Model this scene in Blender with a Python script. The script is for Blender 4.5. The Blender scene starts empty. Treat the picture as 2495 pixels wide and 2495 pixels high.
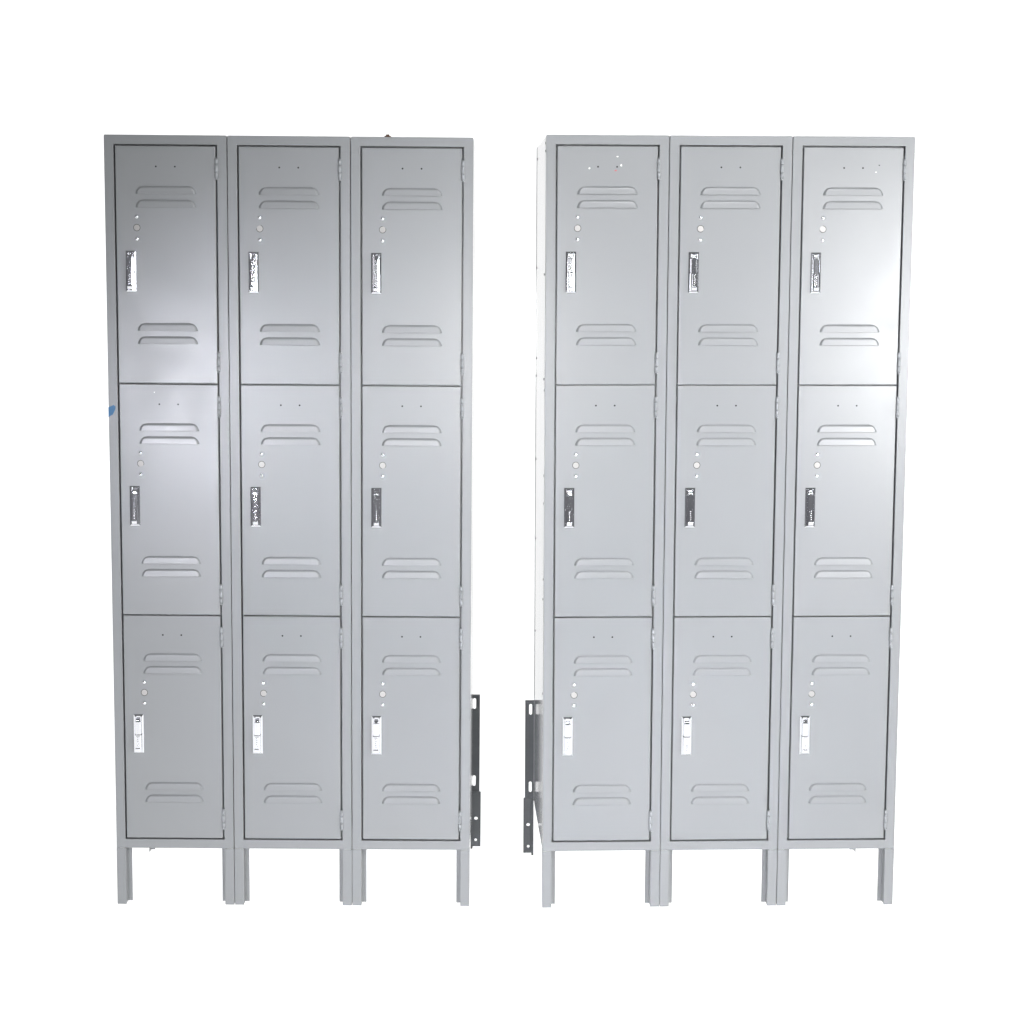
import bpy, bmesh, math, random
from mathutils import Matrix, Vector
R = math.radians
random.seed(7)
sc = bpy.context.scene
COL = sc.collection

# ------------------------------------------------------------------ materials
def new_mat(name):
    m = bpy.data.materials.new(name); m.use_nodes = True
    return m, m.node_tree.nodes, m.node_tree.links, m.node_tree.nodes['Principled BSDF']

def paint_mat(name, base, rough, smudge=1.0, spec=0.5, coat=0.0, bump=0.10):
    """grey baked enamel on sheet steel: faint orange peel, slight waviness, hand smudges in the gloss"""
    m, N, L, b = new_mat(name)
    tc = N.new('ShaderNodeTexCoord'); oi = N.new('ShaderNodeObjectInfo')
    off = N.new('ShaderNodeVectorMath'); off.operation = 'ADD'
    mul = N.new('ShaderNodeVectorMath'); mul.operation = 'SCALE'; mul.inputs['Scale'].default_value = 37.0
    comb = N.new('ShaderNodeCombineXYZ')
    for k in range(3): L.new(oi.outputs['Random'], comb.inputs[k])
    L.new(comb.outputs[0], mul.inputs[0]); L.new(tc.outputs['Object'], off.inputs[0]); L.new(mul.outputs[0], off.inputs[1])
    def noise(scale, detail=3.0, rough_=0.5, dist=0.0):
        n = N.new('ShaderNodeTexNoise'); n.inputs['Scale'].default_value = scale
        n.inputs['Detail'].default_value = detail; n.inputs['Roughness'].default_value = rough_
        n.inputs['Distortion'].default_value = dist
        L.new(off.outputs[0], n.inputs['Vector']); return n
    def mapr(src, a, b_, c, d):
        r = N.new('ShaderNodeMapRange'); r.inputs[1].default_value = a; r.inputs[2].default_value = b_
        r.inputs[3].default_value = c; r.inputs[4].default_value = d
        L.new(src, r.inputs[0]); return r.outputs[0]
    big = noise(3.0, 2.0); sm = noise(11.0, 2.5, 0.5, 0.5); 
    mix = N.new('ShaderNodeMixRGB'); mix.inputs[1].default_value = (*[c*0.955 for c in base], 1); mix.inputs[2].default_value = (*[min(1, c*1.045) for c in base], 1)
    L.new(mapr(big.outputs['Fac'], .3, .7, .3, .7), mix.inputs[0])
    mix2 = N.new('ShaderNodeMixRGB'); mix2.inputs[2].default_value = (base[0]*.86, base[1]*.84, base[2]*.82, 1)
    L.new(mix.outputs[0], mix2.inputs[1]); L.new(mapr(sm.outputs['Fac'], .50, .85, 0, .12*smudge), mix2.inputs[0])
    L.new(mix2.outputs[0], b.inputs['Base Color'])
    add = N.new('ShaderNodeMath'); add.operation = 'ADD'
    L.new(mapr(sm.outputs['Fac'], .45, .85, rough, rough+.10*smudge), add.inputs[0])
    add.inputs[1].default_value = 0
    L.new(add.outputs[0], b.inputs['Roughness'])
    b.inputs['Specular IOR Level'].default_value = spec
    b.inputs['Coat Weight'].default_value = coat; b.inputs['Coat Roughness'].default_value = .12
    hn = noise(5.0, 1.0)
    bp = N.new('ShaderNodeBump'); bp.inputs['Strength'].default_value = bump; bp.inputs['Distance'].default_value = .0015
    L.new(hn.outputs['Fac'], bp.inputs['Height'])
    L.new(bp.outputs[0], b.inputs['Normal'])
    return m

def simple_mat(name, col, rough=.5, metal=0.0, spec=.5, noise_amt=0.0, nscale=40, emis=None):
    m, N, L, b = new_mat(name)
    b.inputs['Base Color'].default_value = (*col, 1); b.inputs['Roughness'].default_value = rough
    b.inputs['Metallic'].default_value = metal; b.inputs['Specular IOR Level'].default_value = spec
    if noise_amt:
        tc = N.new('ShaderNodeTexCoord'); n = N.new('ShaderNodeTexNoise'); n.inputs['Scale'].default_value = nscale
        n.inputs['Detail'].default_value = 4
        L.new(tc.outputs['Object'], n.inputs['Vector'])
        mx = N.new('ShaderNodeMixRGB'); mx.inputs[1].default_value = (*[c*(1-noise_amt) for c in col], 1); mx.inputs[2].default_value = (*[min(1, c*(1+noise_amt)) for c in col], 1)
        L.new(n.outputs['Fac'], mx.inputs[0]); L.new(mx.outputs[0], b.inputs['Base Color'])
        r = N.new('ShaderNodeMapRange'); r.inputs[3].default_value = max(0, rough-.08); r.inputs[4].default_value = rough+.08
        L.new(n.outputs['Fac'], r.inputs[0]); L.new(r.outputs[0], b.inputs['Roughness'])
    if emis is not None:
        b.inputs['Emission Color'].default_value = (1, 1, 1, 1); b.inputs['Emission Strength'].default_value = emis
    return m

GREY = (.259, .269, .277)
M = dict(
    paint=paint_mat('grey_enamel_door', GREY, .29, .0, spec=.7, bump=.025),
    smudged=paint_mat('grey_enamel_handled', GREY, .285, .9, spec=.95, bump=.015),
    frame=paint_mat('grey_enamel_frame', GREY, .30, .0, spec=.6, bump=.03),
    side=paint_mat('grey_enamel_side', GREY, .12, .1, spec=.7, bump=.03),
    chrome=simple_mat('polished_chrome', (.82, .83, .86), .12, 1.0),
    plug=simple_mat('satin_nickel', (.42, .405, .395), .42, .45),
    hinge=simple_mat('painted_hinge', (.325, .34, .355), .38, .0, noise_amt=.06, nscale=200),
    hole=simple_mat('dark_hole', (.008, .008, .01), .8),
    blue=simple_mat('blue_tape', (.06, .165, .32), .6, noise_amt=.12, nscale=120),
    iron=simple_mat('dark_angle_iron', (.075, .08, .085), .45, .35, noise_amt=.15, nscale=30),
    rust=simple_mat('rusty_steel', (.11, .055, .035), .7, .2, noise_amt=.35, nscale=400),
    chip=simple_mat('white_paint_fleck', (.85, .84, .82), .6),
    red=simple_mat('red_sticker_scrap', (.55, .12, .14), .6),
    zinc=simple_mat('zinc_screw', (.30, .30, .31), .35, .9),
    white=simple_mat('white_glowing_seamless', (.4, .4, .4), .9, spec=.0, emis=1.0),  # emission added: sheet stays pure white, no shadow under the lockers
)

# ------------------------------------------------------------------ mesh helpers (millimetres in, metres out)
def link(name, bm, mats, parent=None, loc=(0, 0, 0), rot=None):
    me = bpy.data.meshes.new(name)
    bmesh.ops.recalc_face_normals(bm, faces=bm.faces) if not getattr(bm, 'keep', False) else None
    for v in bm.verts: v.co *= .001
    bm.to_mesh(me); bm.free()
    for m in (mats if isinstance(mats, (list, tuple)) else [mats]): me.materials.append(M[m])
    o = bpy.data.objects.new(name, me); COL.objects.link(o)
    o.location = [c*.001 for c in loc]
    if rot: o.rotation_euler = rot
    if parent: o.parent = parent
    return o

def box(bm, x0, x1, y0, y1, z0, z1, bev=0.0, seg=2, mat=0):
    vs = [bm.verts.new((x, y, z)) for x in (x0, x1) for y in (y0, y1) for z in (z0, z1)]
    idx = [(0, 1, 3, 2), (4, 6, 7, 5), (0, 4, 5, 1), (2, 3, 7, 6), (0, 2, 6, 4), (1, 5, 7, 3)]
    fs = [bm.faces.new([vs[i] for i in f]) for f in idx]
    for f in fs: f.material_index = mat
    if bev:
        es = list({e for f in fs for e in f.edges})
        r = bmesh.ops.bevel(bm, geom=es, offset=bev, segments=seg, profile=.5, affect='EDGES')
        for f in r['faces']: f.material_index = mat
    return fs

def wedge(bm, pts_yz, x0, x1, bev=0.0, mat=0):
    """profile in the y-z plane, extruded along x"""
    a = [bm.verts.new((x0, y, z)) for y, z in pts_yz]; b = [bm.verts.new((x1, y, z)) for y, z in pts_yz]
    n = len(a); fs = [bm.faces.new(a), bm.faces.new(b[::-1])]
    for i in range(n): fs.append(bm.faces.new((a[i], b[i], b[(i+1) % n], a[(i+1) % n])))
    for f in fs: f.material_index = mat
    if bev:
        es = list({e for f in fs for e in f.edges})
        bmesh.ops.bevel(bm, geom=es, offset=bev, segments=4, profile=.5, affect='EDGES')

def prism(bm, pts, z0, z1):
    a = [bm.verts.new((x, y, z0)) for x, y in pts]; b = [bm.verts.new((x, y, z1)) for x, y in pts]
    n = len(a); bm.faces.new(a[::-1]); bm.faces.new(b)
    for i in range(n): bm.faces.new((a[i], a[(i+1) % n], b[(i+1) % n], b[i]))

def extrude_poly(bm, pts, y0, y1, bev, plain=None, small=.35):
    """outline in the x-z plane extruded along y; edges for which plain(edge) is true get only a tiny bevel"""
    a = [bm.verts.new((x, y0, z)) for x, z in pts]; b = [bm.verts.new((x, y1, z)) for x, z in pts]
    n = len(a); fs = [bm.faces.new(a), bm.faces.new(b[::-1])]
    for i in range(n): fs.append(bm.faces.new((a[i], b[i], b[(i+1) % n], a[(i+1) % n])))
    es = [e for e in {e for f in fs for e in f.edges} if not all(abs(v.co.y-y1) < 1e-6 for v in e.verts)]
    big = [e for e in es if not (plain and plain(e))]; sm = [e for e in es if plain and plain(e)]
    if sm: bmesh.ops.bevel(bm, geom=sm, offset=small, segments=1, profile=.5, affect='EDGES')
    big = [e for e in big if e.is_valid]
    bmesh.ops.bevel(bm, geom=big, offset=bev, segments=3, profile=.5, affect='EDGES', clamp_overlap=True)

def cyl(bm, c, r, l, axis='z', seg=20, r2=None, mat=0, smooth=True):
    rot = {'z': Matrix(), 'y': Matrix.Rotation(R(90), 4, 'X'), 'x': Matrix.Rotation(R(90), 4, 'Y')}[axis]
    g = bmesh.ops.create_cone(bm, cap_ends=True, segments=seg, radius1=r, radius2=r if r2 is None else r2, depth=l,
                              matrix=Matrix.Translation(c) @ rot)
    for f in {f for v in g['verts'] for f in v.link_faces}:
        f.material_index = mat; f.smooth = smooth and len(f.verts) == 4

def dome(bm, c, r, h, seg=20, rings=8, mat=0):
    """low dome facing -y"""
    prev = None
    tip = bm.verts.new((c[0], c[1]-h, c[2]))
    for i in range(1, rings+1):
        a = i/rings*math.pi/2
        ring = [bm.verts.new((c[0]+r*math.sin(a)*math.cos(t), c[1]-h*math.cos(a), c[2]+r*math.sin(a)*math.sin(t)))
                for t in [2*math.pi*k/seg for k in range(seg)]]
        for k in range(seg):
            f = bm.faces.new((tip, ring[k], ring[(k+1) % seg])) if prev is None else bm.faces.new((prev[k], ring[k], ring[(k+1) % seg], prev[(k+1) % seg]))
            f.smooth = True; f.material_index = mat
        prev = ring

def louvre(bm, cx, ztop, w=150.0, h=19.5, H=5.2, rx=21.0):
    """pressed louvre: swells out of the sheet, open along its straight lower edge"""
    nu, nv = 56, 14
    rows = []
    for j in range(nv+1):
        v = j/nv; v2 = v**.8
        xl = rx*(1-math.sqrt(max(0, 1-(1-v2)**2)))
        row = []
        # cluster columns near the ends
        for i in range(nu+1):
            t = i/nu; t = .5-.5*math.cos(math.pi*t); t = .45*t+.55*(i/nu)
            x = xl+(w-2*xl)*t
            zz = v2*h
            s = min(x-xl, w-xl-x)*.85
            s = min(s, zz) if v2 < 1 else s
            # distance to the curved corner
            k = max(0., min(1., s/5.0)); k = math.sin(k*math.pi/2)**1.25
            y = -H*k*(.84+.16*v2)
            row.append(bm.verts.new((cx-w/2+x, y-.02, ztop-zz)))
        rows.append(row)
    for j in range(nv):
        for i in range(nu):
            f = bm.faces.new((rows[j][i], rows[j+1][i], rows[j+1][i+1], rows[j][i+1])); f.smooth = True
    last = rows[-1]                                     # lip turned back under the lower edge
    lip = [bm.verts.new((v.co.x, min(-.05, v.co.y*.55), v.co.z+1.3)) for v in last]
    low = [bm.verts.new((v.co.x, -.04, v.co.z+.3)) for v in last]
    for i in range(nu):
        bm.faces.new((last[i], lip[i], lip[i+1], last[i+1]))
        bm.faces.new((lip[i], low[i], low[i+1], lip[i+1])).material_index = 1

def disc(bm, x, z, r, y=-.15, mat=1, seg=16, sx=1.0, sz=1.0, jag=0.0):
    vs = [bm.verts.new((x+r*sx*math.cos(2*math.pi*k/seg)*(1+random.uniform(-jag, jag)), y, z+r*sz*math.sin(2*math.pi*k/seg)*(1+random.uniform(-jag, jag)))) for k in range(seg)]
    f = bm.faces.new(vs); f.material_index = mat

def plate_holes(outline, holes, th):
    """flat plate in x-z with holes, thickness th (y from 0 to th)"""
    cu = bpy.data.curves.new('tmp_plate', 'CURVE'); cu.dimensions = '2D'; cu.fill_mode = 'BOTH'; cu.extrude = th/2
    for pts in [outline]+holes:
        s = cu.splines.new('POLY'); s.points.add(len(pts)-1); s.use_cyclic_u = True
        for p, q in zip(s.points, pts): p.co = (q[0], q[1], 0, 1)
    ob = bpy.data.objects.new('tmp_plate', cu); me = bpy.data.meshes.new_from_object(ob)
    bm = bmesh.new(); bm.from_mesh(me)
    for v in bm.verts: v.co = (v.co.x, -v.co.z+th/2, v.co.y)
    bpy.data.objects.remove(ob); bpy.data.curves.remove(cu); bpy.data.meshes.remove(me)
    return bm

def slot(cx, cz, w, h, seg=10):
    """rounded slot outline"""
    pts = []
    if h >= w: r = w/2; cs = [(cx, cz+h/2-r, 0), (cx, cz-h/2+r, math.pi)]
    else: r = h/2; cs = [(cx-w/2+r, cz, math.pi/2), (cx+w/2-r, cz, -math.pi/2)]
    for x, z, a0 in cs:
        for k in range(seg+1):
            a = a0+math.pi*k/seg; pts.append((x+r*math.cos(a), z+r*math.sin(a)))
    return pts

# ------------------------------------------------------------------ dimensions (mm)
PITCH = 304.8
ZT, Z0, Z1, Z2, ZB, ZR = 1964.4, 1939.5, 1350.8, 762.1, 175.8, 150.1
XL, XR = 26.3, 26.4
D = 470.0
G = 1.95                                    # half of the dark gap
TIERS = [(Z0, Z1), (Z1, Z2), (Z2, ZB)]

# ------------------------------------------------------------------ parts
def frame_mesh():
    bm = bmesh.new()
    a, b = 1.1, PITCH-1.1
    il, ir = XL-G, PITCH-XR+G
    zs = ZT-41
    joint = lambda e: all(abs(v.co.z-zs) < .6 for v in e.verts)
    zt = ZT
    extrude_poly(bm, [(a, zs+.15), (il, zs+.15), (il, Z0+G), (ir, Z0+G), (ir, zs+.15), (b, zs+.15), (b, zt-1.6), (b-1.6, zt), (a+1.6, zt), (a, zt-1.6)], -.25, 30, 2.1, joint)
    jb = lambda e: all(abs(v.co.z-zs) < .6 for v in e.verts) or all(abs(v.co.z-ZR) < .6 for v in e.verts) and False
    extrude_poly(bm, [(a, zs-.15), (a, ZR), (b, ZR), (b, zs-.15), (ir, zs-.15), (ir, ZB-G), (il, ZB-G), (il, zs-.15)], 0, 30, 2.1, jb)
    for xa, xb in ((a+1.5, il-1.8), (ir+1.8, b-1.5)): box(bm, xa, xb, -.45, 1, zs-.6, zs+.6, .3, 1)   # painted-over weld
    # door stops behind the gaps and the shelf edges between the tiers
    box(bm, il-.5, il+11, 26, 28, ZB-G, Z0+G); box(bm, ir-11, ir+.5, 26, 28, ZB-G, Z0+G)
    for z in (Z1, Z2): box(bm, il, ir, 24, 40, z-9, z+9)
    box(bm, il, ir, 24.5, 27, ZB-3, ZB+10); box(bm, il, ir, 24.5, 27, Z0-10, Z0+3)
    return bm

def leg_mesh(side, front):
    bm = bmesh.new()
    il = XL-G
    if front:
        box(bm, .7, il, 0, 2.2, 0, ZR-.2, .35, 1)
        box(bm, .7, 2.6, 2.0, 30, 3, ZR-.2)
        box(bm, il-2, il, 2.0, 28, 2, ZR-.2)
        box(bm, il-1.9, il+11, 26.2, 28.2, 1, ZR-.2)
    else:
        box(bm, .7, 13, D-2.2, D, 0, ZR-.2, .35, 1)
        box(bm, .7, 2.6, D-26, D-2, 0, ZR-.2)
    if side > 0:
        for v in bm.verts: v.co.x = PITCH-v.co.x
    return bm

def body_mesh():
    bm = bmesh.new()
    x0, x1, y0 = 1.2, PITCH-1.2, 30.3
    t = 1.2
    box(bm, x0, x0+t, y0, D, ZR, ZT-2.5); box(bm, x1-t, x1, y0, D, ZR, ZT-2.5)
    box(bm, x0+t, x1-t, D-t, D, ZR, ZT-2.5)
    box(bm, x0+t, x1-t, y0, D-t, ZT-5, ZT-3.6); box(bm, x0+t, x1-t, y0, D-t, ZR+.5, ZR+2)
    box(bm, x0-.9, x0, D-2.5, D, ZR, ZT-2.5); pass
    for z in (Z1, Z2): box(bm, x0+t, x1-t, 40.3, D-t, z-1, z+1)
    return bm

LOUV = [99.5, 132.5, 437.0, 470.0]
def door_mesh(w, h, chips=None):
    """origin at the hinge side, top right corner of the door; x runs from -w to 0, z from -h to 0"""
    bm = bmesh.new()
    box(bm, -w, 0, 0, 18, -h, 0, 1.7, 3)
    cx = -w/2
    for z in LOUV: louvre(bm, cx+.5, -z+2)
    for s in (-23.5, 23.5): disc(bm, cx+s, -50, 2.2)
    for (x, z, r, sx, sz, m) in (chips or []): disc(bm, -w+x, -z, r, -.2, m, 9, sx, sz, .3)
    return bm

def handle_plate_mesh():
    bm = bmesh.new()
    # frustum escutcheon with a sunk middle
    def ring(hx, z0, z1, y): return [bm.verts.new(p) for p in ((-hx, y, z0), (hx, y, z0), (hx, y, z1), (-hx, y, z1))]
    rs = [ring(12.8, 0, -101, 0), ring(12.6, -.3, -100.7, -1.0), ring(9.4, -3.6, -97.4, -3.6), ring(9.0, -4, -97, -3.6), ring(8.8, -4.2, -96.8, -1.0)]
    for p, q in zip(rs, rs[1:]):
        for k in range(4): bm.faces.new((p[k], p[(k+1) % 4], q[(k+1) % 4], q[k]))
    bm.faces.new(rs[-1])
    # hinge cheeks at the top
    for s in (-1, 1): box(bm, min(s*5.6, s*8.7), max(s*5.6, s*8.7), -8.5, -1, -17.5, -4.3, .6)
    return bm

def handle_lever_mesh():
    bm = bmesh.new()
    # pin tongue between the cheeks
    wedge(bm, [(-1, -8), (-7.5, -9.5), (-10.5, -13), (-11, -19), (-1, -19)], -4.6, 4.6, .5)
    # upper stem and wider lower grip, both with slanted shoulders
    prism(bm, [(-7.2, -9.6), (-4.3, -11), (4.3, -11), (7.2, -9.6), (7.2, -2), (-7.2, -2)], -50.6, -18)
    prism(bm, [(-8.4, -12.8), (-5.3, -14.4), (5.3, -14.4), (8.4, -12.8), (8.4, -2), (-8.4, -2)], -95.5, -51.8)
    wedge(bm, [(-13, -53.5), (-15.6, -54.5), (-15.6, -85), (-13, -85)], -4.4, 4.4, .35)
    wedge(bm, [(-12, -85.5), (-16.6, -85.5), (-17.3, -87), (-14.6, -94.6), (-12, -94.6)], -6.6, 6.6, .7)
    # small raised marks running down the rib
    for k in range(5):
        dome(bm, (0, -15.5, -58.5-k*5.2), 1.8, 1.1, 10, 3)
    return bm

def hinge_mesh(L=54.0):
    bm = bmesh.new()
    z = 0
    for k, l in enumerate((.27, .36, .27, .10)):
        h = L*l
        cyl(bm, (0, 0, -z-h/2), 3.7, h-.9, 'z', 18)
        z += h
    cyl(bm, (0, 0, -L/2), 2.6, L-.2, 'z', 16)
    return bm

def plug_mesh():
    bm = bmesh.new()
    dome(bm, (0, -.35, 0), 7.6, .35, 28, 6, 0)
    disc(bm, 0, 0, 8.7, -.2, 1, 28)
    return bm

def rivet_mesh():
    bm = bmesh.new(); dome(bm, (0, -.1, 0), 4.8, 2.9, 20, 7, 0)
    return bm

# ------------------------------------------------------------------ prototypes and copies
MESH = {}
def part(key, name, maker, mats, parent, loc=(0, 0, 0), rot=None):
    if key in MESH:
        o = bpy.data.objects.new(name, MESH[key]); COL.objects.link(o)
        o.location = [c*.001 for c in loc]
        if rot: o.rotation_euler = rot
        o.parent = parent
        return o
    o = link(name, maker(), mats, parent, loc, rot); MESH[key] = o.data
    return o

def bank(label, loc, rot, doors_yaw, chips, group, rear_leg, smudged):
    t = bpy.data.objects.new('locker_bank', None); COL.objects.link(t)
    t['label'] = label; t['category'] = 'lockers'; t['group'] = group
    t.location = loc; t.rotation_euler = rot
    il, ir = XL+G, PITCH-XR-G
    w = ir-il-.6
    for c in range(3):
        ox = c*PITCH
        part('frame', 'frame', frame_mesh, 'frame', t, (ox, 0, 0))
        part('body', 'body', body_mesh, 'side', t, (ox, 0, 0))
        for s in (-1, 1):
            part('legf%d' % s, 'leg', lambda: leg_mesh(s, True), 'frame', t, (ox, 0, 0))
            if (c, s) == rear_leg: part('legr%d' % s, 'leg', lambda: leg_mesh(s, False), 'frame', t, (ox, 0, 0))
        for r, (za, zb) in enumerate(TIERS):
            gt = G if r == 0 else 1.4; gb = G if r == 2 else 1.4; h = za-zb-gt-gb
            ch = chips.get((c, r))
            yaw, tilt = doors_yaw[(c, r)]
            sm = (c, r) in smudged
            key = 'door%d%s' % (r, '' if not (ch or sm) else '%s%d%d' % (label[:3], c, r))
            d = part(key, 'door', lambda: door_mesh(w, h, ch), ['smudged' if sm else 'paint', 'hole', 'chip', 'red'], t,
                     (ox+ir-.6, .1, za-gt), (R(tilt), 0, R(yaw)))
            if ch and label.startswith('right') and (c, r) == (0, 0): d['label'] = 'top door with white paint flecks'
            xh = -w+35.2
            part('plate', 'handle_plate', handle_plate_mesh, 'chrome', d, (xh, -.1, -257))
            part('lever', 'handle', handle_lever_mesh, 'chrome', d, (xh, -.1, -257), (R(random.uniform(-.5, .5)), R(random.uniform(-.5, .5)), R(random.uniform(-.9, .9))))
            part('plug', 'hole_plug', plug_mesh, ['plug', 'hole'], d, (-w+51, 0, -200), (R(random.uniform(-2, 2)), 0, R(random.uniform(-2, 2))))
            for z in (-173, -227.5): part('rivet', 'rivet', rivet_mesh, 'chrome', d, (-w+51, 0, z))
            for z in (-27.5, -505): part('hinge', 'hinge', hinge_mesh, 'hinge', d, (2.9, -3.2, z))
    return t

def yaws(over):
    d = {(c, r): (random.uniform(-.12, .12), random.uniform(-.06, .06)) for c in range(3) for r in range(3)}
    d.update(over); return d

GROUP = 'pair of three-column locker banks'
chR = {(0, 0): [(115-2, 16+20, 2.3, 1.3, .8, 2), (148.5, 25, 2.2, 1.3, .7, 2), (157.5, 46, 2.6, .8, 1.3, 2), (79, 54, 2.2, 1, 1, 2), (144, 59, 2.6, 1.3, .6, 3)],
       (2, 0): [(180, 60, 2.0, 1, .8, 2), (188, 43, 1.8, 1, .8, 1)]}
chR[(0, 0)] = chR[(0, 0)][1:]
chL = {(0, 1): [(88, 20, 1.3, 1, 1, 2)]}
left = bank('left bank of grey steel lockers, blue tape scrap on its left edge',
            (-1.0160, 4.7552, 0), (R(-.065), 0, R(.299)), yaws({}), chL, GROUP, (0, -1), [(0, 0), (0, 1)])
right = bank('right bank of grey steel lockers, its left side panel showing, white flecks on one door',
             (.08588, 4.7346, .0066), (R(.068), R(-.3043), R(2.176)), yaws({}), chR, GROUP, (2, 1), [(2, 0), (2, 1)])

# ------------------------------------------------------------------ odd parts of each bank
# scrap of blue tape wrapping the left upright
bm = bmesh.new()
pts = [(0.45, 1290.5), (13.8, 1297.0), (18.4, 1292.5), (17.6, 1285.0), (11, 1272.0), (7.5, 1270.5), (0.45, 1266.0)]
f0 = [bm.verts.new((x, -.18, z)) for x, z in pts]
bm.faces.new(f0)
s1 = [bm.verts.new((.45, -.18, 1290.5)), bm.verts.new((.45, -.18, 1266.0)), bm.verts.new((.45, 16, 1263.0)), bm.verts.new((.45, 18, 1286.0))]
bm.faces.new(s1)
tape = link('tape_scrap', bm, 'blue', left)
tape['label'] = 'torn scrap of blue masking tape'
# rusty nut on top of the third column
bm = bmesh.new()
cyl(bm, (0, 0, 2.2), 9.0, 4.4, 'z', 6, smooth=False); cyl(bm, (0, 0, 6), 4.2, 4, 'z', 14)
nut = link('bolt', bm, 'rust', left, (2*PITCH+91, 14, ZT-1.2)); nut['label'] = 'rusty bolt head on the top edge'
# small paint chips in the door gaps at the top
# screws down the exposed side panel of the right bank
body = [o for o in COL.objects if o.parent is right and o.name.startswith('body')][0]
for (y, z) in [(16, 1945), (18, 1926), (60, 1624), (58, 1362), (22, 1336), (20, 1121), (22, 1050), (24, 856), (40, 802), (22, 560), (24, 466), (26, 250),
               (452, 1930), (455, 1640), (455, 1396), (455, 1348), (455, 1120), (455, 900), (455, 640)]:
    bm = bmesh.new(); cyl(bm, (0, 0, 0), 3.6, 1.6, 'x', 14, 2.6)
    screw = link('screw', bm, 'zinc', body, (.2 if y > 30 else -.1, y, z))

def bracket(parent, x, y, z, mirror):
    """two slotted angle irons bolted one over the other, standing off the locker side"""
    s = -1 if not mirror else 1
    def fl(p): return [(s*q[0], q[1]) for q in p]
    up = plate_holes(fl([(0, 150), (24.5, 150), (24.5, 446), (0, 446)]), [fl(slot(9.3, 420, 8.4, 31)), fl(slot(9.3, 197, 8.4, 31))], 2.5)
    o = link('mounting_bracket', up, 'iron', parent, (x, y, z))
    bm = plate_holes(fl([(5.5, 6), (28.5, 6), (28.5, 166), (5.5, 166)]), [fl(slot(15.0, 88, 10.5, 8.6)), fl(slot(14.5, 25, 8, 8))], 2.2)
    link('bracket_foot', bm, 'iron', o, (0, -2.4, 0))
    bm = bmesh.new(); box(bm, min(0, s*6), max(0, s*6), -7, 0, 0, 158, .5, 1)
    box(bm, min(s*.3, s*2.6), max(s*.3, s*2.6), .5, 2.4, 150.5, 446)
    link('bracket_flange', bm, 'iron', o, (0, -.2, 0))
    return o
bracket(right, .2, D-3, -6.4, False)['label'] = 'dark slotted angle iron on the left side'
bracket(left, 3*PITCH-6, D+2, 9, True)['label'] = 'dark slotted angle iron on the right side'

# ------------------------------------------------------------------ setting: white seamless sweep, given its own glow to drown shadows
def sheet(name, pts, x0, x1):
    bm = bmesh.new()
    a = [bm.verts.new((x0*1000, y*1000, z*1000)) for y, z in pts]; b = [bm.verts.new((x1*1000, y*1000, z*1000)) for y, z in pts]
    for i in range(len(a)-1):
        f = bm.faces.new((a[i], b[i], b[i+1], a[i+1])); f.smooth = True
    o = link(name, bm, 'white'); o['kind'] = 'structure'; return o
sheet('floor', [(2.2, 0), (6.6, 0)], -5, 5)  # the added floor glow also brightens lower fronts and handles
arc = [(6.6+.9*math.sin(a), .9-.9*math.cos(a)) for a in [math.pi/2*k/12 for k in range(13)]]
sheet('backdrop', arc+[(7.5, 4.6)], -5, 5)

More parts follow.
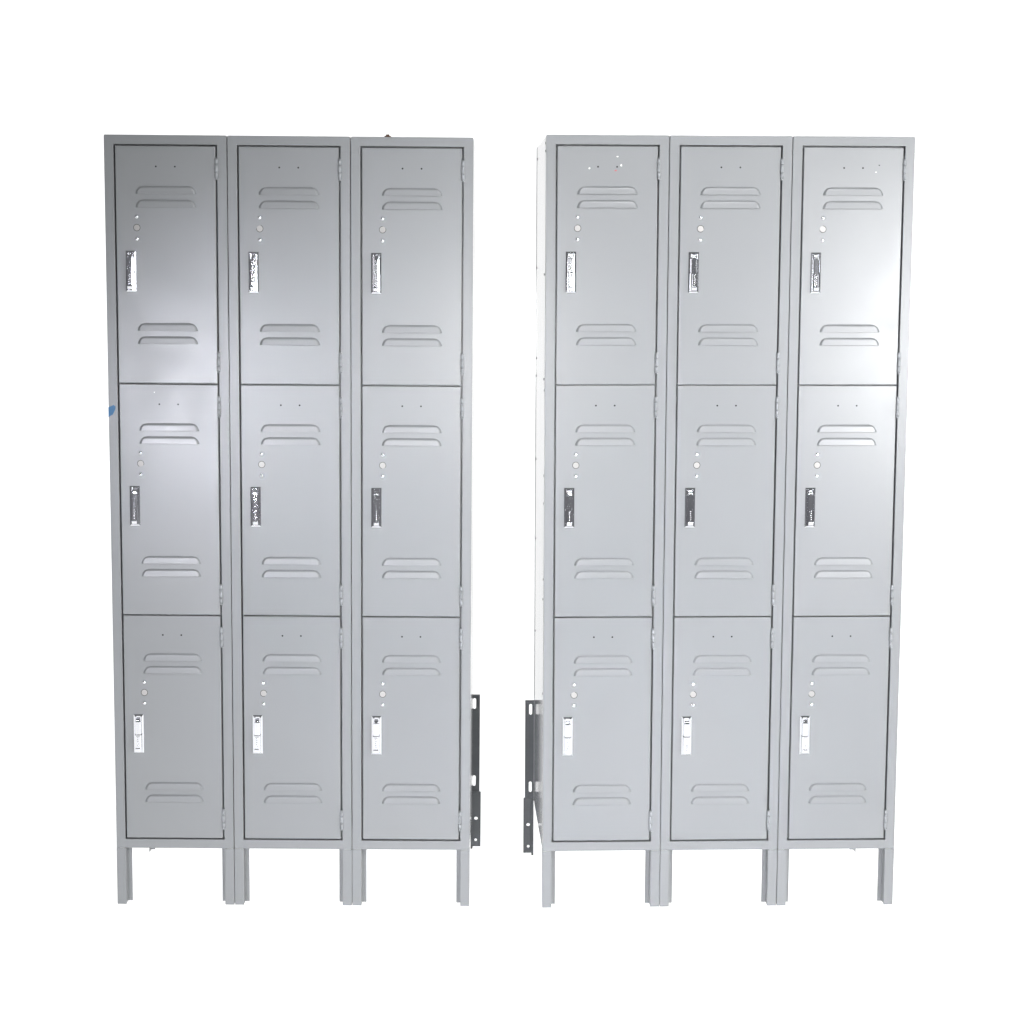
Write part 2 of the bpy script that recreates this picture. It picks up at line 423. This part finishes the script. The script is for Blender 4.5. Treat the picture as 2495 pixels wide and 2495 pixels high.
# ------------------------------------------------------------------ light
w = bpy.data.worlds.new('World'); sc.world = w; w.use_nodes = True
WN, WL = w.node_tree.nodes, w.node_tree.links
tcw = WN.new('ShaderNodeTexCoord'); sp = WN.new('ShaderNodeSeparateXYZ'); rp = WN.new('ShaderNodeValToRGB')
WL.new(tcw.outputs['Generated'], sp.inputs[0])
mrw = WN.new('ShaderNodeMapRange'); mrw.inputs[1].default_value = -1; mrw.inputs[2].default_value = 1
WL.new(sp.outputs[2], mrw.inputs[0]); WL.new(mrw.outputs[0], rp.inputs[0]); WL.new(rp.outputs[0], WN['Background'].inputs[0])
rp.color_ramp.elements[0].position = .0; rp.color_ramp.elements[0].color = (.30, .30, .32, 1)
rp.color_ramp.elements[1].position = .85; rp.color_ramp.elements[1].color = (.30, .305, .31, 1)
e_ = rp.color_ramp.elements.new(.53); e_.color = (.25, .252, .27, 1)
w.node_tree.nodes['Background'].inputs[1].default_value = .45
def area(name, loc, target, sx, sy, power, col=(1, 1, 1)):
    l = bpy.data.lights.new(name, 'AREA'); l.shape = 'RECTANGLE'; l.size = sx; l.size_y = sy; l.energy = power; l.color = col
    o = bpy.data.objects.new(name, l); COL.objects.link(o); o.location = loc
    o.rotation_euler = (Vector(target)-Vector(loc)).to_track_quat('-Z', 'Y').to_euler(); return o
for name, loc, tgt, sx, sy, spread, power, col in (
        ('softbox_wide', (2.5, .6, 1.35), (1.0, 4.75, .9), .5, .7, 80, 14.8, (.98, .985, 1)),
        ('softbox_side', (3.1, 2.2, 1.9), (.5, 4.75, .9), 1.6, 1.6, 180, 65, (1, 1, 1)),
        ('softbox_left', (-1.55, .1, 1.16), (.3, 4.75, .4), .28, .35, 45, 8.4, (.90, .90, 1)),
        ('fill_panel_left', (-3.1, 2.2, 1.9), (-.3, 4.75, .9), 1.4, 1.4, 180, 4.0, (.98, .985, 1)),
        ('fill_front', (.1, -.3, 1.3), (.25, 4.75, .35), .6, .5, 50, 5.6, (1, 1, 1)),  # added fill lamp, lifts the lower doors
        ('fill_top', (1.0, .6, 3.7), (.5, 4.75, 1.75), 1.6, .8, 50, 10.5, (1, 1, 1))):  # added fill lamp, brightens the upper doors
    area(name, loc, tgt, sx, sy, power, col).data.spread = R(spread)

# ------------------------------------------------------------------ camera
cam = bpy.data.cameras.new('camera'); co = bpy.data.objects.new('camera', cam); COL.objects.link(co)
co.matrix_world = Matrix.Translation((0, 0, 1.6442)) @ Matrix.Rotation(R(90-7.3063), 4, 'X') @ Matrix.Rotation(R(.4864), 4, 'Z')
cam.sensor_width = 36; cam.lens = 4622.8/2495*36; cam.clip_start = .05; cam.clip_end = 60
sc.camera = co
sc.render.resolution_x = sc.render.resolution_y = 1024
vs = sc.view_settings; vs.view_transform = 'Standard'; vs.look = 'None'; vs.exposure = 0; vs.gamma = 1; vs.use_curve_mapping = False
